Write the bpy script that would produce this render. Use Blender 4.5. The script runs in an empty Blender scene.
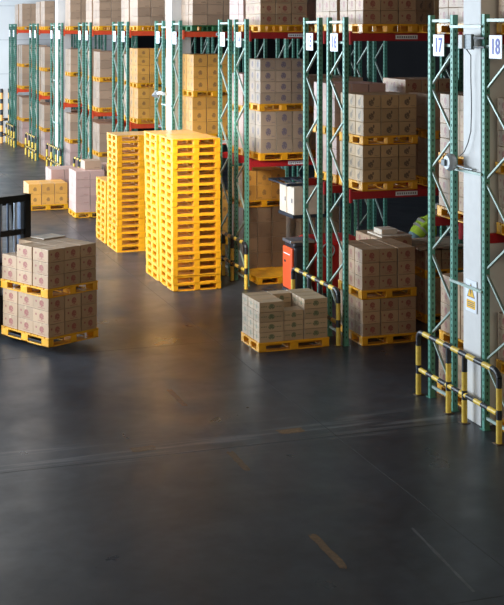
import bpy, bmesh, math, random
from mathutils import Vector, Matrix
random.seed(7)
C = bpy.context.scene.collection
SC = bpy.context.scene

# ------------------------------------------------------------------ camera
F, CAMH, CX, HOR = 1274.0, 5.2, 252.0, 28.0
TH = math.atan(434 / 1274); CO, SI = math.cos(TH), math.sin(TH)
cd = bpy.data.cameras.new('camera'); cam = bpy.data.objects.new('camera', cd); C.objects.link(cam)
cam.location = (0, 0, CAMH); cam.rotation_euler = (math.pi / 2, 0, -TH)
cd.sensor_fit = 'HORIZONTAL'; cd.sensor_width = 36; cd.lens = F / 504 * 36
cd.shift_y = -(302.5 - HOR) / 504; cd.clip_end = 400
SC.camera = cam

# ------------------------------------------------------------------ light
w = bpy.data.worlds.new('world'); SC.world = w; w.use_nodes = True
w.node_tree.nodes['Background'].inputs[0].default_value = (.78, .86, 1, 1)
w.node_tree.nodes['Background'].inputs[1].default_value = .10

def area(name, loc, aim, sx, sy, energy, col):
    l = bpy.data.lights.new(name, 'AREA'); l.shape = 'RECTANGLE'; l.size = sx; l.size_y = sy
    l.energy = energy; l.color = col
    o = bpy.data.objects.new(name, l); C.objects.link(o); o.location = loc
    o.rotation_euler = (Vector(aim) - Vector(loc)).to_track_quat('-Z', 'Y').to_euler()
    return o
area('dock_door_daylight', (-5.5, 40, 4.6), (8, 41, 2.6), 36, 6, 9900, (.76, .89, 1))
area('near_dock_door_daylight', (-5.5, 19.6, 3.6), (8, 20.6, 1.2), 5, 5, 980, (.76, .89, 1))
area('fill_light_behind_viewer', (2, -8, 8.2), (7, 22, 2), 14, 3, 1050, (1, .83, .58))  # added warm fill for camera-facing sides, not a real opening
area('roof_light_over_far_aisle', (3.5, 44, 9.2), (3.5, 44, 0), 5, 24, 820, (1, .96, .9))
area('stack_fill_light', (3.6, 20.8, 6.2), (6.9, 25.8, 1.3), 2.4, 1.6, 130, (1, .93, .8)).data.spread = math.radians(54)  # unseen fill lamp added to brighten the pallet stack fronts
SC.view_settings.view_transform = 'Standard'; SC.view_settings.look = 'None'
SC.view_settings.gamma = 1; SC.view_settings.use_curve_mapping = False
SC.view_settings.exposure = 0.0

# ------------------------------------------------------------------ materials
def nmat(name):
    m = bpy.data.materials.new(name); m.use_nodes = True
    nt = m.node_tree; return m, nt, nt.nodes['Principled BSDF']

def setp(b, rough, metal=0, coat=0, spec=None):
    b.inputs['Roughness'].default_value = rough; b.inputs['Metallic'].default_value = metal
    b.inputs['Coat Weight'].default_value = coat
    if spec is not None: b.inputs['Specular IOR Level'].default_value = spec

def simple(name, col, rough=.5, metal=0, var=.12, scale=6, coat=0, bump=0):
    m, nt, b = nmat(name); N, L = nt.nodes, nt.links
    tc = N.new('ShaderNodeTexCoord'); n = N.new('ShaderNodeTexNoise'); n.inputs['Scale'].default_value = scale
    n.inputs['Detail'].default_value = 5
    L.new(tc.outputs['Object'], n.inputs['Vector'])
    r = N.new('ShaderNodeValToRGB'); r.color_ramp.elements[0].position = .3; r.color_ramp.elements[1].position = .7
    r.color_ramp.elements[0].color = tuple(c * (1 - var) for c in col) + (1,)
    r.color_ramp.elements[1].color = tuple(min(1, c * (1 + var)) for c in col) + (1,)
    L.new(n.outputs['Fac'], r.inputs[0])
    oi = N.new('ShaderNodeObjectInfo'); mr = N.new('ShaderNodeMapRange')
    mr.inputs['To Min'].default_value = 1 - var * .8; mr.inputs['To Max'].default_value = 1 + var * .8
    L.new(oi.outputs['Random'], mr.inputs['Value'])
    mx = N.new('ShaderNodeMix'); mx.data_type = 'RGBA'; mx.blend_type = 'MULTIPLY'; mx.inputs[0].default_value = 1
    L.new(r.outputs[0], mx.inputs[6]); L.new(mr.outputs[0], mx.inputs[7]); L.new(mx.outputs[2], b.inputs['Base Color'])
    setp(b, rough, metal, coat)
    if name in ('yellow_plastic',): b.inputs['Sheen Weight'].default_value = .08; b.inputs['Sheen Roughness'].default_value = .3
    if bump:
        bp = N.new('ShaderNodeBump'); bp.inputs['Strength'].default_value = bump
        L.new(n.outputs['Fac'], bp.inputs['Height']); L.new(bp.outputs[0], b.inputs['Normal'])
    return m

M = {}
M['yellow'] = simple('yellow_plastic', (.80, .37, .008), .45, var=.12, coat=.3)
M['green_plastic'] = simple('dark_green_plastic', (.02, .12, .04), .5)
M['rack_green'] = simple('green_rack_paint', (.10, .30, .225), .42, .1, var=.12, scale=9)
M['brace_green'] = simple('pale_green_brace', (.33, .42, .375), .42, .2, var=.1)
M['slot'] = simple('slot_shadow', (.012, .05, .038), .8)
M['beam_red'] = simple('red_beam_paint', (.40, .012, .018), .4, var=.1)
M['beam_orange'] = simple('orange_red_beam_paint', (.72, .075, .025), .4, var=.08)
M['white'] = simple('white_paint', (.69, .67, .655), .55, var=.04)
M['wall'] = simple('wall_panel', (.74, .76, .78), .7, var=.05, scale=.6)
M['rwall'] = simple('shade_dark_wall_panel', (.018, .018, .02), .8, var=.1, scale=.6)  # near-black colour stands in for shade deep among the racks
M['ceil'] = simple('ceiling_sheet', (.08, .08, .085), .8, var=.1, scale=.8)
M['sign'] = simple('white_sign', (.84, .86, .92), .4, var=.02)
M['ink'] = simple('blue_ink', (.06, .06, .42), .5)
M['grey_ink'] = simple('grey_print', (.12, .12, .15), .6)
M['gy'] = simple('guard_yellow', (.72, .48, .07), .4, var=.15, scale=14)
M['gb'] = simple('guard_black', (.018, .018, .022), .38, var=.2)
M['go'] = simple('guard_orange', (.85, .42, .12), .5)
M['black'] = simple('black_steel', (.006, .006, .008), .4, .3)
M['steel'] = simple('bright_steel', (.42, .47, .55), .28, .8)
M['bluesteel'] = simple('blue_grey_hose', (.10, .14, .22), .35, .3)
M['tred'] = simple('truck_red', (.55, .02, .02), .4)
M['torange'] = simple('truck_orange', (.95, .12, .035), .4, var=.05)
M['dgrey'] = simple('dark_grey_plastic', (.03, .032, .04), .45)
M['navy'] = simple('navy_plastic', (.015, .025, .045), .5)
M['rubber'] = simple('rubber', (.015, .015, .015), .85)
M['galv'] = simple('grey_enclosure', (.42, .44, .46), .4, .3)
M['boxface'] = simple('slate_enclosure', (.12, .16, .19), .4)
M['sheet'] = simple('pale_card_sheet', (.66, .56, .46), .8)
M['wood'] = simple('pale_timber', (.58, .43, .32), .75, var=.2, scale=12)
M['tape'] = simple('packing_tape', (.50, .36, .23), .3)
M['lime'] = simple('lime_workwear', (.62, .95, .08), .85, var=.15, scale=20)
M['jeans'] = simple('light_blue_denim', (.27, .45, .52), .9, var=.15, scale=20)
M['skin'] = simple('skin', (.55, .33, .23), .6)
M['hair'] = simple('black_hair', (.02, .015, .012), .6)
M['reflect'] = simple('reflective_band', (.60, .62, .60), .3, .4)
M['sign_yellow'] = simple('hazard_yellow', (.90, .50, .02), .5, var=.04)
M['glass'] = simple('lamp_glass', (.5, .55, .6), .1)

def floor_mat():
    m, nt, b = nmat('polished_concrete'); N, L = nt.nodes, nt.links
    tc = N.new('ShaderNodeTexCoord')
    def noise(s, d=6, stretch=None, dist=0):
        n = N.new('ShaderNodeTexNoise'); n.inputs['Scale'].default_value = s; n.inputs['Detail'].default_value = d
        n.inputs['Distortion'].default_value = dist
        if stretch:
            mp = N.new('ShaderNodeMapping'); mp.inputs['Scale'].default_value = stretch
            L.new(tc.outputs['Object'], mp.inputs[0]); L.new(mp.outputs[0], n.inputs['Vector'])
        else: L.new(tc.outputs['Object'], n.inputs['Vector'])
        return n.outputs['Fac']
    def ramp(x, p0, p1, c0, c1):
        r = N.new('ShaderNodeValToRGB'); e = r.color_ramp.elements
        e[0].position = p0; e[1].position = p1; e[0].color = c0; e[1].color = c1
        L.new(x, r.inputs[0]); return r.outputs[0]
    def mix(bt, f, a, c):
        x = N.new('ShaderNodeMix'); x.data_type = 'RGBA'; x.blend_type = bt
        if isinstance(f, (int, float)): x.inputs[0].default_value = f
        else: L.new(f, x.inputs[0])
        L.new(a, x.inputs[6])
        if isinstance(c, tuple): x.inputs[7].default_value = c
        else: L.new(c, x.inputs[7])
        return x.outputs[2]
    base = ramp(noise(.45, 8, dist=.6), .3, .72, (.025, .0275, .033, 1), (.052, .057, .067, 1))
    fine = ramp(noise(5, 8), .25, .8, (.72, .72, .72, 1), (1.25, 1.25, 1.25, 1))
    col = mix('MULTIPLY', 1, base, fine)
    # wheel tracks across the aisle and along it
    tr = ramp(noise(1, 5, (.5, 9, 1), .5), .52, .68, (0, 0, 0, 1), (1, 1, 1, 1))
    sx = N.new('ShaderNodeSeparateXYZ'); L.new(tc.outputs['Object'], sx.inputs[0])
    def band(o, c, hw):
        a = N.new('ShaderNodeMath'); a.operation = 'SUBTRACT'; L.new(o, a.inputs[0]); a.inputs[1].default_value = c
        q = N.new('ShaderNodeMath'); q.operation = 'ABSOLUTE'; L.new(a.outputs[0], q.inputs[0])
        r = N.new('ShaderNodeMapRange'); r.inputs[1].default_value = 0; r.inputs[2].default_value = hw
        r.inputs[3].default_value = 1; r.inputs[4].default_value = 0; L.new(q.outputs[0], r.inputs[0]); return r.outputs[0]
    def mul(a, c):
        q = N.new('ShaderNodeMath'); q.operation = 'MULTIPLY'
        L.new(a, q.inputs[0])
        if isinstance(c, float): q.inputs[1].default_value = c
        else: L.new(c, q.inputs[1])
        return q.outputs[0]
    col = mix('MIX', mul(mul(band(sx.outputs[1], 15.35, .75), tr), .75), col, (.17, .17, .175, 1))
    dk = ramp(noise(1, 4, (7, .35, 1), .4), .55, .7, (0, 0, 0, 1), (1, 1, 1, 1))
    col = mix('MIX', mul(mul(band(sx.outputs[0], 5.4, 2.6), dk), .45), col, (.03, .03, .032, 1))
    L.new(col, b.inputs['Base Color'])
    rr = N.new('ShaderNodeMapRange'); rr.inputs[1].default_value = .3; rr.inputs[2].default_value = .7
    rr.inputs[3].default_value = .27; rr.inputs[4].default_value = .42; b.inputs['Specular IOR Level'].default_value = .26
    L.new(noise(1.2, 6, dist=.4), rr.inputs[0]); L.new(rr.outputs[0], b.inputs['Roughness'])
    bp = N.new('ShaderNodeBump'); bp.inputs['Strength'].default_value = .05; bp.inputs['Distance'].default_value = .02
    L.new(noise(3, 4), bp.inputs['Height']); L.new(bp.outputs[0], b.inputs['Normal'])
    return m
M['floor'] = floor_mat()
M['joint'] = simple('joint_filler', (.035, .035, .036), .6)
M['mark'] = simple('worn_orange_paint', (.115, .066, .03), .6, var=.35, scale=18)
M['scuff'] = simple('pale_scuffed_concrete', (.075, .076, .08), .5, var=.3, scale=10)

def carton_mat(name, col, ink, style):
    """sides carry print in UV 0..1, top and bottom are mapped away from it"""
    m, nt, b = nmat(name); N, L = nt.nodes, nt.links
    uv = N.new('ShaderNodeUVMap'); uv.uv_map = 'UVMap'
    sp = N.new('ShaderNodeSeparateXYZ'); L.new(uv.outputs[0], sp.inputs[0]); U, V = sp.outputs[0], sp.outputs[1]
    def mt(op, a, c=None, clamp=False):
        q = N.new('ShaderNodeMath'); q.operation = op; q.use_clamp = clamp
        for i, x in enumerate((a, c)):
            if x is None: continue
            if isinstance(x, (int, float)): q.inputs[i].default_value = x
            else: L.new(x, q.inputs[i])
        return q.outputs[0]
    def rect(cx, cy, hw, hh):
        a = mt('LESS_THAN', mt('ABSOLUTE', mt('SUBTRACT', U, cx)), hw)
        c = mt('LESS_THAN', mt('ABSOLUTE', mt('SUBTRACT', V, cy)), hh)
        return mt('MULTIPLY', a, c)
    def ell(cx, cy, rx, ry):
        a = mt('POWER', mt('DIVIDE', mt('SUBTRACT', U, cx), rx), 2); c = mt('POWER', mt('DIVIDE', mt('SUBTRACT', V, cy), ry), 2)
        return mt('LESS_THAN', mt('ADD', a, c), 1)
    n = N.new('ShaderNodeTexNoise'); n.inputs['Scale'].default_value = 11; n.inputs['Detail'].default_value = 2
    L.new(uv.outputs[0], n.inputs['Vector'])
    brk = mt('GREATER_THAN', n.outputs['Fac'], .40)
    stripes = mt('GREATER_THAN', mt('SINE', mt('MULTIPLY', U, 95)), -.2)
    shapes = {
        'red': [mt('MULTIPLY', ell(.56, .5, .15, .27), brk), ell(.2, .62, .05, .09), mt('MULTIPLY', rect(.55, .16, .22, .035), stripes)],
        'green': [mt('MULTIPLY', ell(.5, .52, .13, .27), brk), mt('MULTIPLY', rect(.2, .55, .13, .06), stripes), mt('MULTIPLY', rect(.8, .5, .13, .05), stripes)],
        'blue': [mt('MULTIPLY', ell(.5, .52, .17, .28), brk), mt('MULTIPLY', rect(.82, .2, .1, .04), stripes)],
        'dark': [mt('MULTIPLY', ell(.45, .42, .15, .25), brk), ell(.60, .70, .05, .13), mt('MULTIPLY', rect(.8, .14, .12, .03), stripes)],
        'ora': [mt('MULTIPLY', ell(.5, .5, .14, .2), brk), mt('MULTIPLY', rect(.2, .14, .14, .04), stripes)],
        'plain': [mt('MULTIPLY', rect(.72, .18, .16, .05), stripes)]}[style]
    mask = shapes[0]
    for s_ in shapes[1:]: mask = mt('MAXIMUM', mask, s_)
    top = mt('MULTIPLY', mt('GREATER_THAN', U, 5), mt('LESS_THAN', mt('ABSOLUTE', mt('SUBTRACT', V, 10.5)), .07))
    n2 = N.new('ShaderNodeTexNoise'); n2.inputs['Scale'].default_value = 2.5; n2.inputs['Detail'].default_value = 4
    g = N.new('ShaderNodeNewGeometry'); L.new(g.outputs['Position'], n2.inputs['Vector'])
    at = N.new('ShaderNodeAttribute'); at.attribute_name = 'rnd'
    oi = N.new('ShaderNodeObjectInfo')
    v = mt('ADD', mt('MULTIPLY', mt('FRACT', mt('ADD', at.outputs['Fac'], oi.outputs['Random'])), .34), mt('MULTIPLY', n2.outputs['Fac'], .3))
    v = mt('ADD', v, .70)
    mx = N.new('ShaderNodeMix'); mx.data_type = 'RGBA'; mx.blend_type = 'MULTIPLY'; mx.inputs[0].default_value = 1
    mx.inputs[6].default_value = col + (1,); L.new(v, mx.inputs[7])
    m2 = N.new('ShaderNodeMix'); m2.data_type = 'RGBA'; L.new(mt('MULTIPLY', mask, .75), m2.inputs[0])
    L.new(mx.outputs[2], m2.inputs[6]); m2.inputs[7].default_value = ink + (1,)
    m3 = N.new('ShaderNodeMix'); m3.data_type = 'RGBA'; L.new(mt('MULTIPLY', top, .6), m3.inputs[0])
    L.new(m2.outputs[2], m3.inputs[6]); m3.inputs[7].default_value = tuple(min(1, c * 1.35) for c in col) + (1,)
    L.new(m3.outputs[2], b.inputs['Base Color']); setp(b, .55)
    L.new(mt('MULTIPLY', mt('LESS_THAN', U, 5), 1.0), b.inputs['Sheen Weight']); b.inputs['Sheen Roughness'].default_value = .35; b.inputs['Sheen Tint'].default_value = (1, 1, 1, 1)
    b.inputs['Coat Weight'].default_value = .35; b.inputs['Coat Roughness'].default_value = .35
    return m
CK = {
 'red': (carton_mat('carton_red_print', (.43, .27, .155), (.26, .012, .02), 'red'), 'red-printed'),
 'green': (carton_mat('carton_green_print', (.47, .33, .205), (.03, .10, .04), 'green'), 'green-printed'),
 'blue': (carton_mat('carton_blue_print', (.39, .29, .215), (.08, .07, .16), 'blue'), 'blue-printed'),
 'dark': (carton_mat('carton_dark_print', (.44, .285, .145), (.04, .02, .02), 'dark'), 'dark-printed'),
 'ora': (carton_mat('carton_orange', (.68, .33, .06), (.22, .10, .04), 'ora'), 'orange'),
 'pink': (carton_mat('carton_pinkish', (.50, .31, .265), (.34, .14, .12), 'plain'), 'pinkish'),
 'shaded_brown': (carton_mat('carton_shaded_brown', (.17, .105, .065), (.08, .05, .03), 'plain'), 'shade-darkened brown'),  # brown darkened in its colour to give the bay's shade
 'plain': (carton_mat('carton_plain', (.40, .26, .17), (.14, .08, .05), 'plain'), 'brown'),
}
KINDS = list(CK)

# ------------------------------------------------------------------ mesh helpers
class MB:
    def __init__(s): s.v = []; s.f = []; s.m = []; s.mats = []; s.sm = []
    def mi(s, m):
        if m not in s.mats: s.mats.append(m)
        return s.mats.index(m)
    def add(s, vs, fs, m, smooth=False):
        o = len(s.v); s.v += [tuple(p) for p in vs]; k = s.mi(m)
        for f in fs: s.f.append(tuple(i + o for i in f)); s.m.append(k); s.sm.append(smooth)
    def box(s, x0, y0, z0, x1, y1, z1, m, ch=0.0, mat4=None):
        if ch <= 0:
            vs = [(x, y, z) for x in (x0, x1) for y in (y0, y1) for z in (z0, z1)]
            fs = [(0, 1, 3, 2), (4, 6, 7, 5), (0, 4, 5, 1), (2, 3, 7, 6), (0, 2, 6, 4), (1, 5, 7, 3)]
        else:
            bm = bmesh.new(); bmesh.ops.create_cube(bm, size=1)
            for v in bm.verts: v.co = Vector(((x0 + x1) / 2 + v.co.x * (x1 - x0), (y0 + y1) / 2 + v.co.y * (y1 - y0), (z0 + z1) / 2 + v.co.z * (z1 - z0)))
            bmesh.ops.bevel(bm, geom=bm.edges[:], offset=ch, segments=2, affect='EDGES', profile=.5)
            bm.verts.index_update(); vs = [v.co.copy() for v in bm.verts]; fs = [[v.index for v in f.verts] for f in bm.faces]; bm.free()
        if mat4 is not None: vs = [mat4 @ Vector(p) for p in vs]
        s.add(vs, fs, m)
    def bar(s, a, b, w, h, m, up=(0, 0, 1)):
        a, b = Vector(a), Vector(b); d = (b - a).normalized(); u = Vector(up)
        if abs(d.dot(u)) > .98: u = Vector((1, 0, 0))
        x = d.cross(u).normalized(); y = x.cross(d).normalized()
        vs = []
        for p in (a, b):
            for i, j in ((-1, -1), (1, -1), (1, 1), (-1, 1)): vs.append(p + x * i * w / 2 + y * j * h / 2)
        s.add(vs, [(0, 1, 2, 3), (7, 6, 5, 4), (0, 4, 5, 1), (1, 5, 6, 2), (2, 6, 7, 3), (3, 7, 4, 0)], m)
    def tube(s, pts, r, m, n=10, mats=None, caps=True):
        pts = [Vector(p) for p in pts]; rings = []
        prev = None
        for i, p in enumerate(pts):
            d = (pts[min(i + 1, len(pts) - 1)] - pts[max(i - 1, 0)]).normalized()
            if prev is None:
                u = Vector((0, 0, 1)) if abs(d.z) < .9 else Vector((1, 0, 0))
                x = d.cross(u).normalized()
            else: x = (prev - d * prev.dot(d)).normalized()
            prev = x; y = d.cross(x); rr = r[i] if isinstance(r, (list, tuple)) else r
            rings.append([p + (x * math.cos(2 * math.pi * k / n) + y * math.sin(2 * math.pi * k / n)) * rr for k in range(n)])
        for i in range(len(pts) - 1):
            mm = mats[i] if mats else m
            s.add(rings[i] + rings[i + 1], [(k, (k + 1) % n, n + (k + 1) % n, n + k) for k in range(n)], mm, True)
        if caps:
            s.add(rings[0], [tuple(range(n))[::-1]], mats[0] if mats else m); s.add(rings[-1], [tuple(range(n))], mats[-1] if mats else m)
    def mesh(s, name):
        me = bpy.data.meshes.new(name); me.from_pydata(s.v, [], s.f)
        for m in s.mats: me.materials.append(m)
        me.polygons.foreach_set('material_index', s.m); me.polygons.foreach_set('use_smooth', s.sm); me.update()
        bm = bmesh.new(); bm.from_mesh(me); bmesh.ops.recalc_face_normals(bm, faces=bm.faces); bm.to_mesh(me); bm.free()
        return me
    def build(s, name, parent=None, loc=None):
        return link(name, s.mesh(name), parent, loc)

def link(name, me, parent=None, loc=None):
    o = bpy.data.objects.new(name, me); C.objects.link(o)
    if parent is not None: o.parent = parent
    if loc is not None: o.location = loc
    return o
def tag(o, label=None, cat=None, group=None, kind=None):
    if label: o['label'] = label
    if cat: o['category'] = cat
    if group: o['group'] = group
    if kind: o['kind'] = kind
    return o
def empty(name, loc=(0, 0, 0), rz=0):
    o = bpy.data.objects.new(name, None); C.objects.link(o); o.location = loc; o.rotation_euler = (0, 0, rz)
    o.empty_display_size = .2; return o
def onebox(name, a, b, m, parent=None, ch=0.0, loc=None):
    k = MB(); k.box(*a, *b, m, ch); return k.build(name, parent, loc)
def copy_tree(o, parent=None):
    c = o.copy(); C.objects.link(c)
    if parent is not None: c.parent = parent
    for ch in o.children: copy_tree(ch, c)
    return c
def text_mesh(s, size, mat):
    cu = bpy.data.curves.new('t', 'FONT'); cu.body = s; cu.size = size; cu.align_x = 'CENTER'; cu.align_y = 'CENTER'
    cu.extrude = .002; cu.offset = .004
    o = bpy.data.objects.new('t', cu); C.objects.link(o); bpy.context.view_layer.update()
    me = bpy.data.meshes.new_from_object(o.evaluated_get(bpy.context.evaluated_depsgraph_get()))
    bpy.data.objects.remove(o); me.materials.clear(); me.materials.append(mat); return me

# ------------------------------------------------------------------ structure
def struct(o): o['kind'] = 'structure'; return o
struct(onebox('floor', (-7, -2, -.2), (24, 58.6, 0), M['floor']))
struct(onebox('wall_end', (-7, 58.6, 0), (13.5, 58.9, 9.6), M['wall']))
struct(onebox('wall_end_inner', (13.5, 58.6, 0), (24, 58.9, 9.6), M['rwall']))  # rest of the end wall, shade put into its colour
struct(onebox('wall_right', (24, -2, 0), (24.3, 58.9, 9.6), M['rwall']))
struct(onebox('ceiling', (-7, 4, 9.6), (24, 58.9, 9.8), M['ceil']))
k = MB()
for i in range(1, 6): k.box(-7, 58.57, i * 1.55, 13.5, 58.6, i * 1.55 + .02, M['galv'])
struct(k.build('trim_1'))
k = MB()                                   # saw-cut joints of the slab
for y in (10.3, 15.03, 20.18, 30.45, 45.9): k.box(-7, y, -.01, 8.1, y + .012, .0012, M['joint'])
for x in (1.2, 6.25): k.box(x, -2, -.01, x + .012, 58, .0012, M['joint'])
struct(k.build('trim_2'))
def column(yc, n):
    k = MB(); k.box(8.18, yc - .24, 0, 8.68, yc + .24, 9.6, M['white'], .012)
    return struct(k.build('trim_%d' % n))
for n, yc in enumerate((15.0, 30.36, 46.02)): column(yc, 3 + n)
def ground(x, y):
    Z = F * CAMH / (y - HOR); q = (x - CX) / F * Z
    return q * CO + Z * SI, -q * SI + Z * CO
# worn floor paint
dash = [('along', 4.78, 17.3, .09, .9, 'worn orange floor dash nearest the forklift load, farthest of the aisle dashes'),
        ('along', 4.78, 14.55, .10, .75, 'worn orange floor dash lying between the two short cross dashes'),
        ('along', 4.80, 11.75, .10, .9, 'worn orange floor dash nearest the bottom edge of the picture'),
        ('cross', 3.80, 15.33, .34, .18, 'short orange floor patch, left of the two cross patches'),
        ('cross', 5.78, 15.40, .38, .20, 'short orange floor patch, right one of the two cross patches')]
for _, x, y, sx, sy, lb in dash:
    k = MB(); n = 10
    pts = []
    for i in range(4 * n):
        t = i / (4 * n); e = t * 4; q = int(e); u = e - q
        p = [(-1 + 2 * u, -1), (1, -1 + 2 * u), (1 - 2 * u, 1), (-1, 1 - 2 * u)][q]
        pts.append((p[0] * sx / 2 * random.uniform(.75, 1.05), p[1] * sy / 2 * random.uniform(.85, 1.03), .002))
    k.add(pts, [tuple(range(4 * n))], M['mark'])
    tag(k.build('floor_marking', None, (x, y, .0)), lb, 'floor marking', 'worn orange floor markings in the aisle')
a = ground(412, 528); b = ground(474, 592)
k = MB(); m_ = 14; vs = []
for i in range(m_ + 1):
    t = i / m_; x = a[0] + (b[0] - a[0]) * t; y = a[1] + (b[1] - a[1]) * t; wd = .012 + .01 * random.random()
    vs += [(x - wd, y, .0015), (x + wd, y, .0015)]
k.add(vs, [(2 * i, 2 * i + 1, 2 * i + 3, 2 * i + 2) for i in range(m_)], M['scuff'])
tag(k.build('floor_scratch'), 'thin pale scratch line in the dark floor at bottom right', 'scratch')

# ------------------------------------------------------------------ racks
ORDW = ['', 'eighteenth', 'seventeenth', 'sixteenth', 'fifteenth', 'fourteenth', 'thirteenth', 'twelfth', 'eleventh', 'tenth', 'ninth', 'eighth', 'seventh', 'sixth', 'fifth', 'fourth', 'third', 'second', 'first']
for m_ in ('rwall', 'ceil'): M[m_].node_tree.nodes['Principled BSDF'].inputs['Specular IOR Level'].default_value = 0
FX = [8.15, 10.85, 13.5, 16.15]
POST_TOP = 5.38; LV1, LV2 = 2.46, 5.05
def post_mesh(y_face):
    k = MB(); h = POST_TOP
    k.box(0, -.045, 0, .012, .045, h, M['rack_green']); k.box(0, -.045, 0, .072, -.033, h, M['rack_green'])
    k.box(0, .033, 0, .072, .045, h, M['rack_green']); k.box(.050, -.045, 0, .072, -.02, h, M['rack_green']); k.box(.050, .02, 0, .072, .045, h, M['rack_green'])
    z = .12
    while z < h - .08:
        k.box(.026, -.0462, z, .046, -.0449, z + .034, M['slot']); k.box(-.0012, -.011, z, .0001, .011, z + .034, M['slot'])
        z += .085
    k.box(-.02, -.06, 0, .09, .06, .008, M['rack_green'])
    return k.mesh('upright_post')
PM = post_mesh(0)
def beam_mesh(mat, sticker):
    k = MB(); L_ = FX[1] - FX[0] - .09
    k.box(0, -.025, -.065, L_, .025, .065, mat, .006); k.box(0, -.028, -.03, L_, -.024, .01, mat)
    for e in (0, L_): k.box(e - .02, -.04, -.12, e + .02, .012, .10, mat)
    return k.mesh('beam')
BM = {m: beam_mesh(M[m], 0) for m in ('beam_red', 'beam_orange')}
STK = MB(); STK.box(-.2, -.031, -.035, .2, -.0285, .035, M['sign'])
for i in range(9): STK.box(-.17 + i * .04, -.0318, -.016, -.15 + i * .04, -.031, .016, M['grey_ink'])
STK = STK.mesh('location_sticker')
SIGN = MB(); SIGN.box(-.012, -.16, -.15, 0, .16, .15, M['sign'], .004); SIGN = SIGN.mesh('row_sign')
def rack(y0, y1, num, bays, red, desc):
    r = tag(empty('pallet_rack', (0, y0, 0)), desc, 'rack', 'green and red pallet racks in rows')
    d = y1 - y0
    for i in range(bays + 1):
        x = FX[i]
        for yy in (0.045, d - .045): link('upright_post', PM, r, (x, yy, 0))
        zf = [4.40 - 1.165 * j for j in range(4)]; zn = [4.87 - 1.165 * j for j in range(5)]
        segs = []
        for j in range(4):
            segs.append(((x + .04, .06, zn[j] if j else 4.87), (x + .04, d - .06, zf[j])))
            segs.append(((x + .04, d - .06, zf[j] - .04), (x + .04, .06, max(zn[j + 1] + .04, .22))))
        if i == 0:
            for s_ in segs:
                k = MB(); k.bar(s_[0], s_[1], .024, .034, M['brace_green'], (1, 0, 0)); k.build('diagonal_brace', r)
            for z in (4.96, 5.30, .16):
                k = MB(); k.bar((x + .03, .05, z), (x + .03, d - .05, z), .03, .038, M['brace_green']); k.build('horizontal_brace', r)
        else:
            k = MB()
            for s_ in segs + [((x + .04, .05, 4.96), (x + .04, d - .05, 4.96))]: k.bar(s_[0], s_[1], .024, .034, M['brace_green'], (1, 0, 0))
            k.build('frame_bracing', r)
    for i in range(bays):
        for lv in (LV1, LV2):
            for yy in (-.028, d + .028):
                bo = link('beam', BM[red], r, (FX[i] + .09, yy, lv))
                if yy > 0: bo.scale.y = -1
                elif i == 0: link('location_sticker', STK, bo, (1.0, 0, 0)); 
    sg = link('row_sign', SIGN, r, (FX[0] - .015, d * .5, 4.96)); sg['label'] = 'white number sign'
    t = link('sign_number', text_mesh(str(num), .25, M['ink']), sg, (-.0145, 0, -.005)); t.rotation_euler = (math.pi / 2, 0, -math.pi / 2); t.scale = (.95, 1.1, 1)
    t['label'] = 'blue number'
    return r
RACKS = []   # (y0, y1, number)
prs = [(13.88, 14.69, 15.47, 16.23), (19.23, 20.02, 20.36, 21.12), (24.32, 25.10, 25.42, 26.20), (29.28, 30.02, 30.85, 31.65),
       (34.72, 35.50, 35.82, 36.62), (39.85, 40.62, 41.0, 41.8), (44.80, 45.5, 46.35, 47.1), (50.1, 50.9, 51.3, 52.1), (56.0, 56.7, 57.2, 57.95)]
for i, (a, b, c, d) in enumerate(prs):
    n0 = 18 - 2 * i
    for (y0, y1, n) in ((a, b, n0), (c, d, n0 - 1)):
        desc = 'green pallet rack with red beams, %s rack from the right' % ORDW[n]
        rack(y0, y1, n, 3 if i < 3 else 2, 'beam_red' if i < 3 else 'beam_orange', desc)
        RACKS.append((y0, y1, n))
# link bars between back-to-back frames (column rows)
for yc, (y0, y1) in ((15.07, (14.66, 15.52)), (30.42, (29.97, 30.9)), (45.9, (45.45, 46.4))):
    for z, wd in ((5.22, 'top'), (3.30, 'middle'), (1.78, 'lowest')):
        k = MB(); k.bar((8.135, y0, z), (8.135, y1, z), .025, .035, M['brace_green'])
        near = {15.07: 'nearest', 30.42: 'second', 45.9: 'farthest'}[yc]
        tag(k.build('link_bar'), 'pale green bar crossing the %s white column, %s of three' % (near, wd), 'bar', 'bars linking racks across columns')

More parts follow.
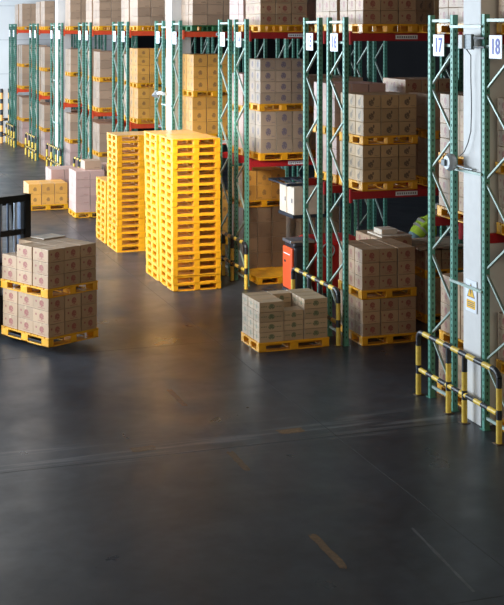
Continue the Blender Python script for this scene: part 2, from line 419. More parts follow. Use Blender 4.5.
# ------------------------------------------------------------------ striped guards
def pipe_stripes(path, r, seq, first=0):
    """path polyline resampled, coloured by running length"""
    pts = [Vector(path[0])]; L_ = [0]
    for a, b in zip(path, path[1:]):
        a, b = Vector(a), Vector(b); n = max(1, int((b - a).length / .03))
        for i in range(1, n + 1): pts.append(a.lerp(b, i / n)); L_.append(L_[-1] + (b - a).length / n)
    tot = sum(s for s, _ in seq); mats = []
    for i in range(len(pts) - 1):
        q = ((L_[i] + L_[i + 1]) / 2 + first) % tot
        for s_, m in seq:
            if q < s_: mats.append(m); break
            q -= s_
        else: mats.append(seq[-1][1])
    k = MB(); k.tube(pts, r, None, 12, mats); return k
def guard(y0, y1, inner, desc, x=8.06):
    g = tag(empty('rack_guard', (x, y0, 0)), desc, 'guard rail', 'yellow and black guards at the rack ends')
    Y, B = M['gy'], M['gb']; L_ = y1 - y0; r = .038
    for y in [0] + inner + [L_]:
        k = pipe_stripes([(0, y, 0), (0, y, .82 if y in (0, L_) else .89)], r, [(.30, Y), (.13, B), (.26, Y), (.30, B)]); p = k.build('post', g)
        k = MB(); k.box(-.06, y - .06, 0, .06, y + .06, .010, M['mark'], .002); k.build('foot_plate', p)
    arc = [(0, .0, .82), (0, .03, .87), (0, .09, .90)]
    path = arc + [(0, L_ - .09, .90), (0, L_ - .03, .87), (0, L_, .82)]
    T_ = sum((Vector(q) - Vector(p)).length for p, q in zip(path, path[1:])); nper = round((T_ - .22) / .40); per = (T_ - .22) / nper
    pipe_stripes(path, r, [(.11, B), (per / 2, B), (per / 2, Y)] if False else [(.22, B), (per - .22, Y)]).build('top_rail', g)
    pipe_stripes([(0, .04, .37), (0, L_ - .04, .37)], r * .9, [(.20, Y), (.19, B)]).build('middle_rail', g)
guard(14.08, 16.34, [.90, 1.35], 'long striped guard rail round the white column foot beside sign 17')
guard(19.28, 21.38, [.8, 1.3], 'striped guard rail behind the green-printed pallet, at signs 16 and 15')
guard(24.02, 26.45, [.9, 1.5], 'striped guard rail half hidden right of the tall yellow pallet stacks')
guard(29.1, 31.8, [.9, 1.8], 'striped guard rail hidden behind the yellow pallet stacks')
guard(34.4, 36.8, [.8, 1.6], 'striped guard rail behind the pink carton load')
guard(39.7, 42.0, [.8, 1.5], 'striped guard rail behind the orange carton load')
guard(44.5, 47.3, [.9, 1.9], 'striped guard rail in front of the farthest white column')
guard(49.9, 52.4, [.8, 1.6], 'striped guard rail, second from the far end of the aisle')
guard(55.7, 58.1, [.8, 1.6], 'striped guard rail at the far end of the aisle, beside the wall')

# ------------------------------------------------------------------ pallets
PH = .15
def pallet_parts(W, D, mat):
    """returns dict of meshes, origin at the front left bottom corner"""
    ew, mw = .105 * W, .12 * W; ed, md = .15 * D, .14 * D
    k = MB(); k.box(0, 0, .124, W, ew * .9, PH, mat, .004); k.box(0, D - ew * .9, .124, W, D, PH, mat, .004)
    n = 6; a, b = ew * .9 + .012, D - ew * .9 - .012; s_ = (b - a) / n
    for i in range(n): k.box(0, a + i * s_ + .008, .127, W, a + (i + 1) * s_ - .008, PH - .002, mat)
    for x in (0, W / 2 - mw / 2, W - ew): k.box(x, 0, .118, x + (mw if 0 < x < W - ew - .01 else ew), D, .128, mat)
    k.box(0, 0, .117, W, .03, .126, mat); k.box(0, D - .03, .117, W, D, .126, mat)
    deck = k.mesh('top_deck')
    blocks = []
    for x, wx in ((0, ew), (W / 2 - mw / 2, mw), (W - ew, ew)):
        for y, dy in ((0, ed), (D / 2 - md / 2, md), (D - ed, ed)):
            blocks.append(((x, y), (wx, dy)))
    bms = {}
    for _, s_ in blocks:
        if s_ not in bms:
            k = MB(); k.box(.002, .002, .018, s_[0] - .002, s_[1] - .002, .121, mat, .006); bms[s_] = k.mesh('block')
    k = MB()
    for x, wx in ((0, ew), (W / 2 - mw / 2, mw), (W - ew, ew)): k.box(x, 0, 0, x + wx, D, .020, mat, .003)
    for y, dy in ((0, ed), (D / 2 - md / 2, md), (D - ed, ed)): k.box(0, y, 0, W, y + dy, .019, mat, .003)
    base = k.mesh('bottom_frame')
    return deck, blocks, bms, base
PCACHE = {}
def get_parts(W, D, mn):
    key = (round(W, 3), round(D, 3), mn)
    if key not in PCACHE:
        deck, blocks, bms, base = pallet_parts(key[0], key[1], M[mn])
        bm = bmesh.new(); bm.from_mesh(deck); bm.from_mesh(base)
        for (p, s_) in blocks:
            t = bms[s_].copy(); t.transform(Matrix.Translation((p[0], p[1], 0))); bm.from_mesh(t); bpy.data.meshes.remove(t)
        full = bpy.data.meshes.new('pallet'); bm.to_mesh(full); bm.free(); full.materials.append(M[mn])
        PCACHE[key] = (deck, blocks, bms, base, full)
    return PCACHE[key]
PALLETS = []      # records: matrix, W, D, material, label, group
def pallet(mat4, W, D, label, group, mn='yellow'): PALLETS.append((mat4, W, D, mn, label, group))
def stack(x, y, W, D, n, desc, rz=0, lean=(0, 0)):
    for i in range(n):
        mm = Matrix.Translation((x + lean[0] * i / n + random.uniform(-.007, .007), y + lean[1] * i / n + random.uniform(-.007, .007), i * (PH + .0005))) @ Matrix.Rotation(rz + random.uniform(-.005, .005), 4, 'Z')
        if i == 0: pos = 'bottom one'
        elif i == n - 1: pos = 'topmost one'
        elif i < n / 2: pos = '%s above the floor' % ['first', 'second', 'third', 'fourth', 'fifth', 'sixth', 'seventh', 'eighth', 'ninth', 'tenth'][i]
        else: pos = '%s below the top' % ['first', 'second', 'third', 'fourth', 'fifth', 'sixth', 'seventh', 'eighth', 'ninth', 'tenth', 'eleventh'][n - 2 - i]
        pallet(mm, W, D, 'yellow pallet in the %s, %s' % (desc, pos), 'pallets of the ' + desc)
stack(6.62, 24.25, .99, 1.06, 20, 'nearest tall stack', lean=(-.01, .02))
stack(6.62, 25.36, .99, 1.06, 20, 'tall stack behind the nearest', lean=(-.05, .03))
stack(6.55, 28.94, 1.2, 1.05, 18, 'farther separate tall stack')
stack(6.55, 30.15, 1.2, 1.1, 10, 'short far stack')

# ------------------------------------------------------------------ cartons
CARTONS = []      # records: matrix(corner), w,d,h, kind, label, group, closeup
TN = {1: ['only'], 2: ['bottom', 'top'], 3: ['bottom', 'middle', 'top'], 4: ['bottom', 'second', 'third', 'top'], 5: ['bottom', 'second', 'third', 'fourth', 'top']}
CN = {1: ['only'], 2: ['left', 'right'], 3: ['left', 'middle', 'right'], 4: ['first', 'second', 'third', 'fourth'], 5: ['first', 'second', 'third', 'fourth', 'fifth']}
RN = {1: ['only'], 2: ['front', 'back'], 3: ['front', 'middle', 'back'], 4: ['first', 'second', 'third', 'back']}
def load(origin, W, D, cols, rows, tiers, th, kind, desc, rz=0, colw=None, skip=None, mn='yellow', gap=.013, inset=.015, cl=False, pal=True, jit=.0018):
    """pallet plus cartons; returns the top height above origin"""
    T = Matrix.Translation(origin) @ Matrix.Rotation(rz, 4, 'Z')
    nm = CK[kind][1]; grp = '%s cartons, %s' % (nm, desc)
    if pal: pallet(T, W, D, ('yellow' if mn == 'yellow' else 'dark green') + ' pallet under %s cartons, %s' % (nm, desc), 'loaded pallets', mn)
    z0 = PH + .001 if pal else 0
    cw = colw or [1 / cols] * cols
    cj = [[(random.uniform(-.005, .005), random.uniform(-.012, .012)) for r in range(rows)] for c in range(cols)]
    for t in range(tiers):
        for r in range(rows):
            for c in range(cols):
                if skip and skip(c, r, t): continue
                if 0 < c < cols - 1 and 0 < r < rows - 1 and t < tiers - 1 and not skip: continue
                x = inset + sum(cw[:c]) * (W - 2 * inset); bw = cw[c] * (W - 2 * inset) - gap
                bd = (D - 2 * inset) / rows - gap; y = inset + r * (D - 2 * inset) / rows
                j = Matrix.Translation((x + cj[c][r][0] + random.uniform(-jit, jit), y + cj[c][r][1] * .4 + random.uniform(-jit, jit), z0 + t * th)) @ Matrix.Rotation(random.uniform(-.004, .004), 4, 'Z')
                lb = '%s carton, %s tier, %s column, %s row, %s' % (nm, TN[tiers][t], CN[cols][c], RN[rows][r], desc)
                CARTONS.append((T @ j, bw, bd, th - .004, kind, lb, grp, cl))
    return z0 + tiers * th

# front pallet with green printed cartons
load((6.68, 19.27, 0), 1.23, .86, 3, 3, 4, .162, 'green', 'pallet on floor before guard', rz=.02, colw=[.36, .29, .35],
     skip=lambda c, r, t: (c == 1 and ((t == 3 and r < 2) or (t == 2 and r == 1))), cl=True)
# forklift load (two pallets high)
zl = .10
def gz(x, y, z):
    Z = F * (CAMH - z) / (y - HOR); q = (x - CX) / F * Z
    return q * CO + Z * SI, -q * SI + Z * CO
A = gz(48.5, 348, zl); Bp = gz(98, 337, zl); ang = math.atan2(Bp[1] - A[1], Bp[0] - A[0])
PWF, PDF = 1.02, 1.30
h1 = load((A[0], A[1], zl), PWF, PDF, 3, 3, 3, .21, 'red', 'lower forklift pallet', rz=ang, cl=True)
h2 = load((A[0] - .01, A[1] + .01, zl + h1), PWF, PDF, 3, 3, 3, .208, 'red', 'upper forklift pallet', rz=ang, cl=True,
          skip=lambda c, r, t: t == 2 and r == 2 and c == 0)
# orange and pink loads on the floor further off
load((5.66, 36.35, 0), 1.15, 1.0, 3, 2, 2, .30, 'ora', 'floor pallet near sign 8')
load((6.50, 37.5, 0), .85, 1.0, 2, 2, 3, .29, 'pink', 'pallet right of orange load')
h = load((6.66, 34.5, 0), .84, 1.05, 2, 2, 5, .225, 'pink', 'floor pallet left of stack')
load((7.55, 35.0, 0), .62, 1.0, 2, 2, 4, .30, 'pink', 'pallet behind pink load')
load((6.98, 34.9, h), .52, .6, 1, 1, 1, .24, 'plain', 'loose on top of the pinkish load', pal=False)

# loads in the racks
def rk(n): return next((a, b) for a, b, m in RACKS if m == n)
def rload(n, x, z, W, cols, tiers, th, kind, where, stacked=None, mn='yellow', rows=3):
    y0, y1 = rk(n); yc = (y0 + y1) / 2; D = 1.0
    if n == 18: yc -= .07; D = .92
    if n == 17: yc += .05; D = .92
    p = load((x, yc - D / 2, z), W, D, cols, rows, tiers, th, kind, where + (' lower' if stacked else ''), mn=mn)
    if stacked:
        k2, t2, th2 = stacked
        load((x + random.uniform(-.03, .03), yc - D / 2 + random.uniform(-.02, .02), z + p + .002), W, D, cols, rows, t2, th2, k2, where + ' upper')
Z1, Z2 = LV1 + .066, LV2 + .066
# spec per rack: floor, level 1, level 2; each a list of (x, W, cols, tiers, th, kind, stacked)
P0, P1, P2, P3 = 8.45, 9.68, 11.05, 12.3
spec = {
 18: [(0, 8.36, 1.0, 3, 3, .20, 'red', ('red', 3, .205)), (1, 8.36, 1.0, 3, 3, .21, 'red', ('red', 4, .21)), (2, 8.36, 1.0, 3, 4, .22, 'red', None)],
 17: [(0, 8.36, 1.0, 3, 3, .20, 'red', ('red', 4, .20)), (0, 9.7, 1., 3, 3, .21, 'red', ('red', 3, .21)),
      (1, 8.36, 1.0, 3, 3, .20, 'red', ('red', 4, .21)), (1, 9.7, 1., 3, 3, .22, 'red', ('red', 3, .22)),
      (2, 8.36, 1.0, 3, 4, .22, 'red', None), (2, 9.7, 1., 3, 4, .22, 'dark', None)],
 16: [(0, 8.42, 1.0, 3, 3, .20, 'red', ('red', 3, .222)),
      (1, 8.42, 1.0, 3, 3, .20, 'dark', ('dark', 3, .225)), (1, 9.72, 1.0, 3, 3, .22, 'plain', ('plain', 3, .2)),
      (2, 8.42, 1.0, 3, 4, .22, 'red', None), (2, 9.72, 1.0, 3, 4, .22, 'dark', None)],
 15: [(0, 9.17, .70, 2, 3, .20, 'red', ('red', 3, .212)), (0, 10.12, .95, 3, 3, .21, 'red', ('red', 2, .17)),
      (1, 8.42, 1.0, 3, 3, .22, 'pink', ('pink', 3, .25)), (1, 9.72, 1.0, 3, 3, .24, 'red', ('red', 3, .25)),
      (2, 8.42, 1.0, 3, 4, .22, 'red', None), (2, 9.72, 1.0, 3, 4, .22, 'plain', None)],
 14: [(1, 8.42, 1.06, 3, 3, .28, 'blue', ('blue', 4, .225)), (1, 9.72, 1.0, 3, 3, .25, 'blue', ('plain', 3, .2)),
      (2, 8.42, 1.05, 3, 4, .22, 'red', None), (2, 9.72, 1.0, 3, 4, .22, 'pink', None)],
 13: [(0, 8.42, 1.0, 3, 4, .32, 'shaded_brown', ('ora', 2, .31)), (0, 9.72, 1.0, 3, 4, .30, 'shaded_brown', None),
      (1, 8.42, 1.0, 3, 3, .25, 'pink', ('pink', 3, .22)), (1, 9.72, 1.0, 3, 3, .25, 'plain', ('plain', 3, .2)),
      (2, 8.42, 1.0, 3, 4, .22, 'pink', None), (2, 9.72, 1.0, 3, 4, .22, 'plain', None)],
 12: [(0, 8.42, 1.0, 3, 4, .28, 'ora', None), (1, 8.42, 1.1, 3, 3, .29, 'ora', ('ora', 3, .29)), (1, 9.75, 1.0, 3, 3, .29, 'ora', None),
      (2, 8.42, 1.2, 3, 4, .25, 'plain', None)],
 11: [(0, 8.42, 1.0, 3, 4, .3, 'pink', None), (1, 8.42, 1.0, 3, 3, .29, 'ora', ('plain', 3, .25)), (2, 8.42, 1.0, 3, 4, .25, 'plain', None)],
 10: [(0, 8.42, 1.0, 2, 3, .32, 'pink', ('pink', 3, .3)), (1, 8.42, 1.1, 3, 3, .28, 'ora', ('ora', 4, .24)), (2, 8.42, 1.2, 3, 4, .25, 'plain', None)],
 9: [(0, 8.42, 1.0, 2, 3, .32, 'pink', None), (1, 8.42, 1.0, 2, 3, .29, 'plain', ('plain', 3, .25)), (2, 8.42, 1.0, 3, 4, .25, 'plain', None)],
}
for n in (8, 7, 6, 5, 4, 3, 2, 1):
    a_, b_ = ('plain', 'pink') if n % 2 == 0 else ('plain', 'plain')
    spec[n] = [(0, 8.42, 1.05, 2, 3, .32, b_ if n != 8 else 'plain', ('plain', 3, .3)), (1, 8.42, 1.15, 2, 3, .27, 'plain', ('plain', 3, .27)),
               (2, 8.42, 1.2, 3, 4, .25, a_, None)]
for n, lst in spec.items():
    for lv, x, W, cols, tiers, th, kind, st in lst:
        z = (0, Z1, Z2)[lv]; pos = '' if x < 9.6 else ' inner'
        where = ('%s rack from right%s, ground', '%s rack from right%s, middle', '%s rack from right%s, top')[lv] % (ORDW[n], pos)
        rload(n, x, z, W, cols, tiers, th, kind, where, st, mn='green_plastic' if (n == 12 and lv == 2) else 'yellow', rows=3 if n > 10 else 2)
# empty pallet in the dark bay beside the red truck
pallet(Matrix.Translation((8.42, 24.35, 0)), 1.0, 1.0, 'empty yellow pallet on floor inside the dark bay under the blue-printed cartons', 'loaded pallets')

exec_objects = []
# ------------------------------------------------------------------ boards on rack 15 loads
k = MB()
for i in range(5): k.box(0, i * .2, 0, 1.15, i * .2 + .17, .03, M['wood'])
for x in (.05, .5, .95): k.box(x, 0, -.02, x + .1, .97, 0, M['wood'])
tag(k.build('timber_board', None, (9.95, 20.2, 1.315)), 'pale slatted timber board on cartons in front of the bending worker', 'board')
k = MB(); k.box(0, 0, 0, .58, .62, .03, M['sheet'], .004)
for i in range(4): k.box(.02 + i * .14, -.003, .004, .10 + i * .14, 0, .024, M['wood'])
tag(k.build('card_sheet', None, (9.30, 20.28, 1.54)), 'pale card sheet on cartons, left of the slatted timber board', 'card sheet')
k = MB(); k.box(0, 0, 0, .30, .34, .09, M['sheet'], .006); k.box(.02, .15, .088, .28, .19, .0925, M['tape'])
tag(k.build('flat_carton', None, (9.36, 20.42, 1.571)), 'small flat carton lying on the pale card sheet', 'carton')

# ------------------------------------------------------------------ column fittings
t = tag(empty('warning_sign', (8.172, 15.0, 1.66)), 'white warning plate with yellow triangle on the nearest white column', 'sign')
onebox('plate', (-.006, -.15, -.21), (0, .15, .21), M['sign'], t, .002)
k = MB(); k.add([(-.008, .105, -.02), (-.008, -.105, -.02), (-.008, 0, .175)], [(0, 1, 2)], M['grey_ink'])
k.add([(-.009, .088, -.010), (-.009, -.088, -.010), (-.009, 0, .152)], [(0, 1, 2)], M['sign_yellow'])
k.add([(-.0105, .012, .09), (-.0105, -.018, .09), (-.0105, -.002, .055), (-.0105, -.022, .055), (-.0105, .012, .01), (-.0105, .004, .045), (-.0105, .024, .045)], [(0, 1, 2, 3, 4, 5, 6)], M['gb'])
o = k.build('triangle', t); o['label'] = 'yellow triangle with black bolt'
k = MB(); k.box(-.008, -.115, -.165, -.006, .115, -.055, M['sign_yellow'])
for z in (-.085, -.110, -.135): k.box(-.0088, -.09, z - .005, -.008, .09, z + .005, M['grey_ink'])
o = k.build('caption', t); o['label'] = 'yellow caption panel'
t = tag(empty('floodlight', (8.02, 14.86, 5.02)), 'small slate and white floodlight bracketed to the column beside sign 17', 'light fixture')
k = MB(); k.box(0, -.13, -.10, .05, .06, .10, M['boxface'], .008); k.build('housing', t)
k = MB(); k.box(-.03, .06, -.09, .09, .17, .09, M['white'], .008); k.build('back_box', t)
for z in (-.07, .05):
    k = MB(); k.bar((.03, -.12, z), (.09, -.32, z), .02, .025, M['dgrey']); k.build('bracket_arm', t)
k = MB(); pts = [(8.04, 14.90, 4.93), (8.12, 14.92, 4.84)] + [(8.13, 14.93 + .01 * math.sin(i * .9), 4.84 - i * .125) for i in range(1, 9)] + [(8.12, 15.0, 3.68), (8.11, 15.08, 3.56), (8.08, 15.18, 3.48)]
k.tube(pts, .007, M['dgrey'], 6); tag(k.build('cable'), 'thin dark cable hanging down the white column from the floodlight', 'cable')
t = tag(empty('sensor_unit', (8.04, 15.32, 3.40)), 'round pale grey sensor unit clamped to the green post below sign 17', 'sensor')
k = MB(); k.tube([(-.07, 0, 0), (-.03, 0, 0), (.03, 0, 0)], [.09, .12, .11], M['galv'], 20); k.build('drum', t)
onebox('lens_hood', (-.10, 0, -.05), (-.06, .10, .035), M['boxface'], t, .008)
k = MB(); k.tube([(.02, -.1, -.03), (.08, -.30, -.06), (.10, -.42, -.06)], .014, M['galv'], 8); k.build('conduit', t)
# same sort of device on the second column
t = tag(empty('wall_lamp', (8.08, 30.75, 3.55)), 'small white lamp arm on the second white column', 'light fixture')
k = MB(); k.tube([(0, .35, 0), (0, 0, .04), (0, -.25, .02)], .045, M['white'], 8); k.build('arm', t)
k = MB(); k.tube([(-.06, .32, -.07), (0, .35, .06)], [.10, .05], M['galv'], 12); k.build('lamp_head', t)

# striped gate by the end wall
t = tag(empty('striped_barrier', (7.86, 58.25, 0)), 'tall orange and black striped frame with white boards at the far wall', 'barrier')
for x in (0, .36):
    pipe_stripes([(x, 0, 0), (x, 0, 2.45)], .07, [(.28, M['go']), (.22, M['gb'])]).build('post', t)
for z in (.32, 1.0):
    k = MB(); k.box(.06, -.02, z, .30, .02, z + .12, M['gb']); k.box(.06, -.021, z + .03, .12, .021, z + .09, M['go']); k.build('rung', t)
onebox('board', (.06, -.01, .05), (.30, .01, 2.4), M['white'], t)

# ------------------------------------------------------------------ forklift with raised load
fdir = ang + math.pi / 2        # from the load towards the truck
fl = empty('forklift', (A[0], A[1], 0), ang)
tag(fl, 'black forklift at left edge carrying the red-printed double load', 'forklift')
y = PDF + .06
def fb(name, a, b, m, par=fl, ch=.006, lab=None):
    o = onebox(name, a, b, m, par, ch)
    if lab: o['label'] = lab
    return o
cxm = PWF / 2 - .2
for s in (-1, 1):
    x = cxm + s * .34
    fb('mast_rail', (x - .06, y + .08, .06), (x + .06, y + .24, 2.36), M['black'])
    fb('inner_mast_rail', (x - s * .11 - .03, y + .10, .1), (x - s * .11 + .03, y + .2, 2.28), M['bluesteel'])
    fk = MB(); fk.box(cxm + s * .25 - .05, .10, zl + .034, cxm + s * .25 + .05, y + .03, zl + .066, M['black'], .004); fk.box(cxm + s * .25 - .05, y, zl + .04, cxm + s * .25 + .05, y + .04, .7, M['black'], .004)
    fk.build('fork', fl)
fb('mast_crossbar', (cxm - .40, y + .08, 2.24), (cxm + .40, y + .24, 2.36), M['black'])
fb('mast_crossbar', (cxm - .40, y + .1, 1.68), (cxm + .40, y + .22, 1.78), M['black'])
fb('mast_crossbar', (cxm - .40, y + .1, .25), (cxm + .40, y + .22, .37), M['black'])
for x in (-.16, -.02, .12):
    k = MB(); k.tube([(cxm + x, y + .16, .3), (cxm + x, y + .16, 2.25)], .022, M['steel'] if x < -.1 or x > .1 else M['bluesteel'], 10); k.build('lift_cylinder' if x > .1 else 'lift_chain', fl)
fb('carriage', (cxm - .45, y + .03, .30), (cxm + .45, y + .08, .38), M['black']); fb('carriage', (cxm - .45, y + .03, .62), (cxm + .45, y + .08, .72), M['black'])
for i in range(7): fb('load_backrest_bar', (cxm - .42 + i * .135, y + .04, .72), (cxm - .40 + i * .135, y + .065, 1.25), M['black'], ch=0)
fb('load_backrest_bar', (cxm - .45, y + .035, 1.22), (cxm + .45, y + .07, 1.27), M['black'])
k = MB(); k.box(cxm - .52, y + .45, .18, cxm + .52, y + 2.1, .62, M['dgrey'], .05); k.box(cxm - .5, y + 1.5, .6, cxm + .5, y + 2.2, 1.0, M['dgrey'], .1); k.build('chassis', fl)
k = MB(); k.box(cxm - .53, y + 2.05, .2, cxm + .53, y + 2.45, 1.0, M['torange'], .1); k.build('counterweight', fl)
k = MB(); k.box(cxm - .24, y + 1.15, .62, cxm + .24, y + 1.6, .74, M['black'], .03); k.box(cxm - .24, y + 1.55, .7, cxm + .24, y + 1.66, 1.2, M['black'], .03); k.build('seat', fl)
for s in (-1, 1):
    k = MB(); k.bar((cxm + s * .46, y + .5, .6), (cxm + s * .44, y + .72, 2.12), .05, .05, M['black']); k.build('guard_pillar', fl)
    k = MB(); k.bar((cxm + s * .46, y + 2.0, .9), (cxm + s * .44, y + 1.85, 2.12), .05, .05, M['black']); k.build('guard_pillar', fl)
    for yy, r in ((y + .55, .3), (y + 1.95, .24)):
        k = MB(); k.tube([(cxm + s * .42, yy, r), (cxm + s * .44, yy, r), (cxm + s * .56, yy, r), (cxm + s * .58, yy, r)], [r * .85, r, r, r * .85], M['rubber'], 24); k.build('wheel', fl)
k = MB()
for i in range(8): k.bar((cxm - .44 + i * .1257, y + .7, 2.14), (cxm - .44 + i * .1257, y + 1.87, 2.14), .03, .03, M['black'])
for yy in (y + .7, y + 1.87): k.bar((cxm - .46, yy, 2.14), (cxm + .46, yy, 2.14), .05, .05, M['black'])
k.build('overhead_guard', fl)
k = MB(); k.tube([(cxm - .05, y + .62, .6), (cxm - .05, y + .85, .98)], .025, M['black'], 8)
k.tube([(cxm - .05 + .16 * math.cos(i * math.pi / 8), y + .88 + .06 * math.sin(i * math.pi / 8), 1.0 + .13 * math.sin(i * math.pi / 8)) for i in range(17)], .014, M['black'], 6); k.build('steering_wheel', fl)

# loose pale sheet on the forklift load
mt4 = Matrix.Translation((A[0], A[1], 0)) @ Matrix.Rotation(ang, 4, 'Z')
k = MB(); k.box(.55, .86, 0, 1.0, 1.24, .016, M['sheet'], .003)
o = k.build('card_sheet', None, (A[0], A[1], zl + h1 + h2 + .004)); o.rotation_euler = (0, 0, ang)
tag(o, 'pale card sheet lying on top of the cartons on the forklift', 'card sheet')

# ------------------------------------------------------------------ red reach truck in the dark aisle
rt = tag(empty('reach_truck', (8.48, 22.58, 0)), 'red and dark reach truck with orange end cover between the racks', 'forklift')
k = MB(); k.box(0, 0, .22, .06, .50, 1.02, M['torange'], .03); k.box(-.003, .30, .72, .0, .40, .76, M['dgrey']); k.box(-.004, .08, .88, 0, .42, .90, M['sign']); o = k.build('end_cover', rt); o['label'] = 'orange end cover'
k = MB(); k.box(.05, -.03, .15, .36, .56, 1.04, M['dgrey'], .05); k.box(.05, 0, 1.02, .36, .55, 1.12, M['dgrey'], .04); k.build('battery_housing', rt)
k = MB(); k.box(.50, .0, .12, 1.55, 1.0, 1.12, M['tred'], .07); o = k.build('body', rt); o['label'] = 'dark red body'
k = MB(); k.box(0, .05, 1.10, .5, .5, 1.16, M['steel'], .01); k.build('battery_lid', rt)
k = MB(); k.box(-.02, .02, .04, .12, .48, .22, M['navy'], .03); k.build('bumper', rt)
for x, yy in ((.3, .05), (.3, .9), (1.3, .08), (1.3, .92)):
    k = MB(); k.tube([(x, yy - .06, .13), (x, yy + .06, .13)], .13, M['rubber'], 16); k.build('wheel', rt)
for x, yy in ((.74, .05), (.74, .95), (1.4, .05), (1.4, .95)):
    k = MB(); k.tube([(x, yy, 1.0), (x, yy, 2.22)], .022, M['dgrey'], 8); k.build('guard_pillar', rt)
k = MB()
for i in range(8): k.bar((-.08 + i * .22, .0, 2.23), (-.08 + i * .22, 1.0, 2.23), .03, .03, M['navy'])
for yy in (0, 1.0): k.bar((-.1, yy, 2.23), (1.5, yy, 2.23), .05, .05, M['navy'])
k.build('overhead_guard', rt)
k = MB(); k.tube([(.75 + .13 * math.cos(i * math.pi / 8), -.004, .95 + .13 * math.sin(i * math.pi / 8)) for i in range(17)], .014, M['galv'], 6); k.build('grab_ring', rt)

# hoisted pale carton beside the truck
k = MB(); k.box(0, 0, 0, .62, .78, .52, M['sheet'], .008); k.box(-.003, .37, 0, 0, .41, .52, M['tape'])
k.box(-.004, .08, .22, -.001, .13, .30, M['grey_ink']); k.box(-.004, .45, .22, -.001, .50, .30, M['grey_ink'])
tag(k.build('tall_carton', None, (8.50, 21.55, 0)), 'pale carton', 'carton')
tall = bpy.data.objects['tall_carton']
tall.location = (8.50, 22.50, 1.665)
tall['label'] = 'pale taped carton high in the dark aisle, above the orange truck cover'
fb('carton_shelf', (.0, -.08, 1.60), (.80, .72, 1.66), M['navy'], rt)
k = MB(); k.bar((.72, .5, 1.0), (.72, .5, 2.14), .05, .05, M['dgrey']); k.build('mast_rail', rt)

# ------------------------------------------------------------------ bending worker
def skin_mesh(name, verts, edges, radii, mat, parent, root=0, sub=2):
    me = bpy.data.meshes.new(name); me.from_pydata(verts, edges, []); me.update()
    o = bpy.data.objects.new(name, me); C.objects.link(o)
    md = o.modifiers.new('s', 'SKIN'); md.use_smooth_shade = True
    for i, r in enumerate(radii):
        sv = me.skin_vertices[0].data[i]; sv.radius = (r, r) if not isinstance(r, tuple) else r; sv.use_root = (i == root)
    sd = o.modifiers.new('d', 'SUBSURF'); sd.levels = sub; sd.render_levels = sub
    bpy.context.view_layer.update()
    me2 = bpy.data.meshes.new_from_object(o.evaluated_get(bpy.context.evaluated_depsgraph_get()))
    bpy.data.objects.remove(o); me2.materials.clear(); me2.materials.append(mat)
    me2.polygons.foreach_set('use_smooth', [True] * len(me2.polygons))
    return link(name, me2, parent)
pe = tag(empty('person', (11.06, 22.75, 0)), 'person in lime workwear and pale blue trousers, bending forward beyond the racks', 'person')
pe.scale = (1.03, 1.03, 1.03)
# local frame: +x is the way the person leans
V = {'pel': (0, 0, .93), 'wst': (.055, 0, 1.03), 'sp': (.14, 0, 1.14), 'ch': (.30, 0, 1.30), 'nk': (.44, 0, 1.42), 'hd0': (.50, 0, 1.47), 'hd1': (.58, 0, 1.50), 'hd2': (.64, 0, 1.53),
     'hl': (0, .10, .90), 'kl': (.10, .13, .50), 'al': (-.04, .14, .10), 'tl': (.16, .15, .05), 'hr': (0, -.10, .90), 'kr': (.02, -.13, .50), 'ar': (-.16, -.14, .10), 'tr': (.03, -.15, .05),
     'sl': (.37, .17, 1.34), 'el': (.42, .22, 1.06), 'wl': (.60, .16, .90), 'sr': (.37, -.17, 1.34), 'er': (.36, -.23, 1.05), 'wr': (.55, -.17, .88)}
E_ = [('pel', 'wst'), ('wst', 'sp'), ('sp', 'ch'), ('ch', 'nk'), ('nk', 'hd0'), ('hd0', 'hd1'), ('hd1', 'hd2'), ('pel', 'hl'), ('hl', 'kl'), ('kl', 'al'), ('al', 'tl'), ('pel', 'hr'), ('hr', 'kr'), ('kr', 'ar'), ('ar', 'tr'),
      ('ch', 'sl'), ('sl', 'el'), ('el', 'wl'), ('ch', 'sr'), ('sr', 'er'), ('er', 'wr')]
R_ = {'pel': .14, 'wst': .13, 'sp': .13, 'ch': .15, 'nk': .055, 'hd0': .07, 'hd1': .10, 'hd2': .085, 'hl': .10, 'kl': .06, 'al': .04, 'tl': .035, 'hr': .10, 'kr': .06, 'ar': .04, 'tr': .035, 'sl': .062, 'el': .045, 'wl': .03, 'sr': .062, 'er': .045, 'wr': .03}
def sub(names, grow, mat, name, edges=None):
    ks = sorted([n for n in V if n in names], key=lambda n: n != ('pel' if name != 'shirt' else 'wst')); ed = [(ks.index(a), ks.index(b)) for a, b in E_ if a in ks and b in ks]
    return skin_mesh(name, [V[n] for n in ks], ed, [R_[n] + grow for n in ks], mat, pe)
sub(set(V), 0, M['skin'], 'body')
sub({'sp', 'wst', 'pel', 'hl', 'kl', 'al', 'hr', 'kr', 'ar'}, .018, M['jeans'], 'trousers')
V2 = dict(V)
V['el'] = V['el']; o = sub({'wst', 'sp', 'ch', 'nk', 'sl', 'sr', 'el', 'er'}, .026, M['lime'], 'shirt')
k = MB()
for sgn, t0 in ((1, .35), (1, .85)):
    p = Vector(V['sp']).lerp(Vector(V['ch']), t0); dd = (Vector(V['ch']) - Vector(V['sp'])).normalized()
    k.tube([p - dd * .022, p + dd * .022], [.168, .172], M['reflect'], 20)
k.build('reflective_band', pe)
def uvs(center, r, mat, name, half=False):
    bm = bmesh.new(); bmesh.ops.create_uvsphere(bm, u_segments=20, v_segments=12, radius=1)
    if half:
        bmesh.ops.delete(bm, geom=[v for v in bm.verts if v.co.z < -.15], context='VERTS')
    for v in bm.verts: v.co = Vector((v.co.x * r[0], v.co.y * r[1], v.co.z * r[2])) + Vector(center)
    me = bpy.data.meshes.new(name); bm.to_mesh(me); bm.free(); me.materials.append(mat)
    me.polygons.foreach_set('use_smooth', [True] * len(me.polygons)); return link(name, me, pe)
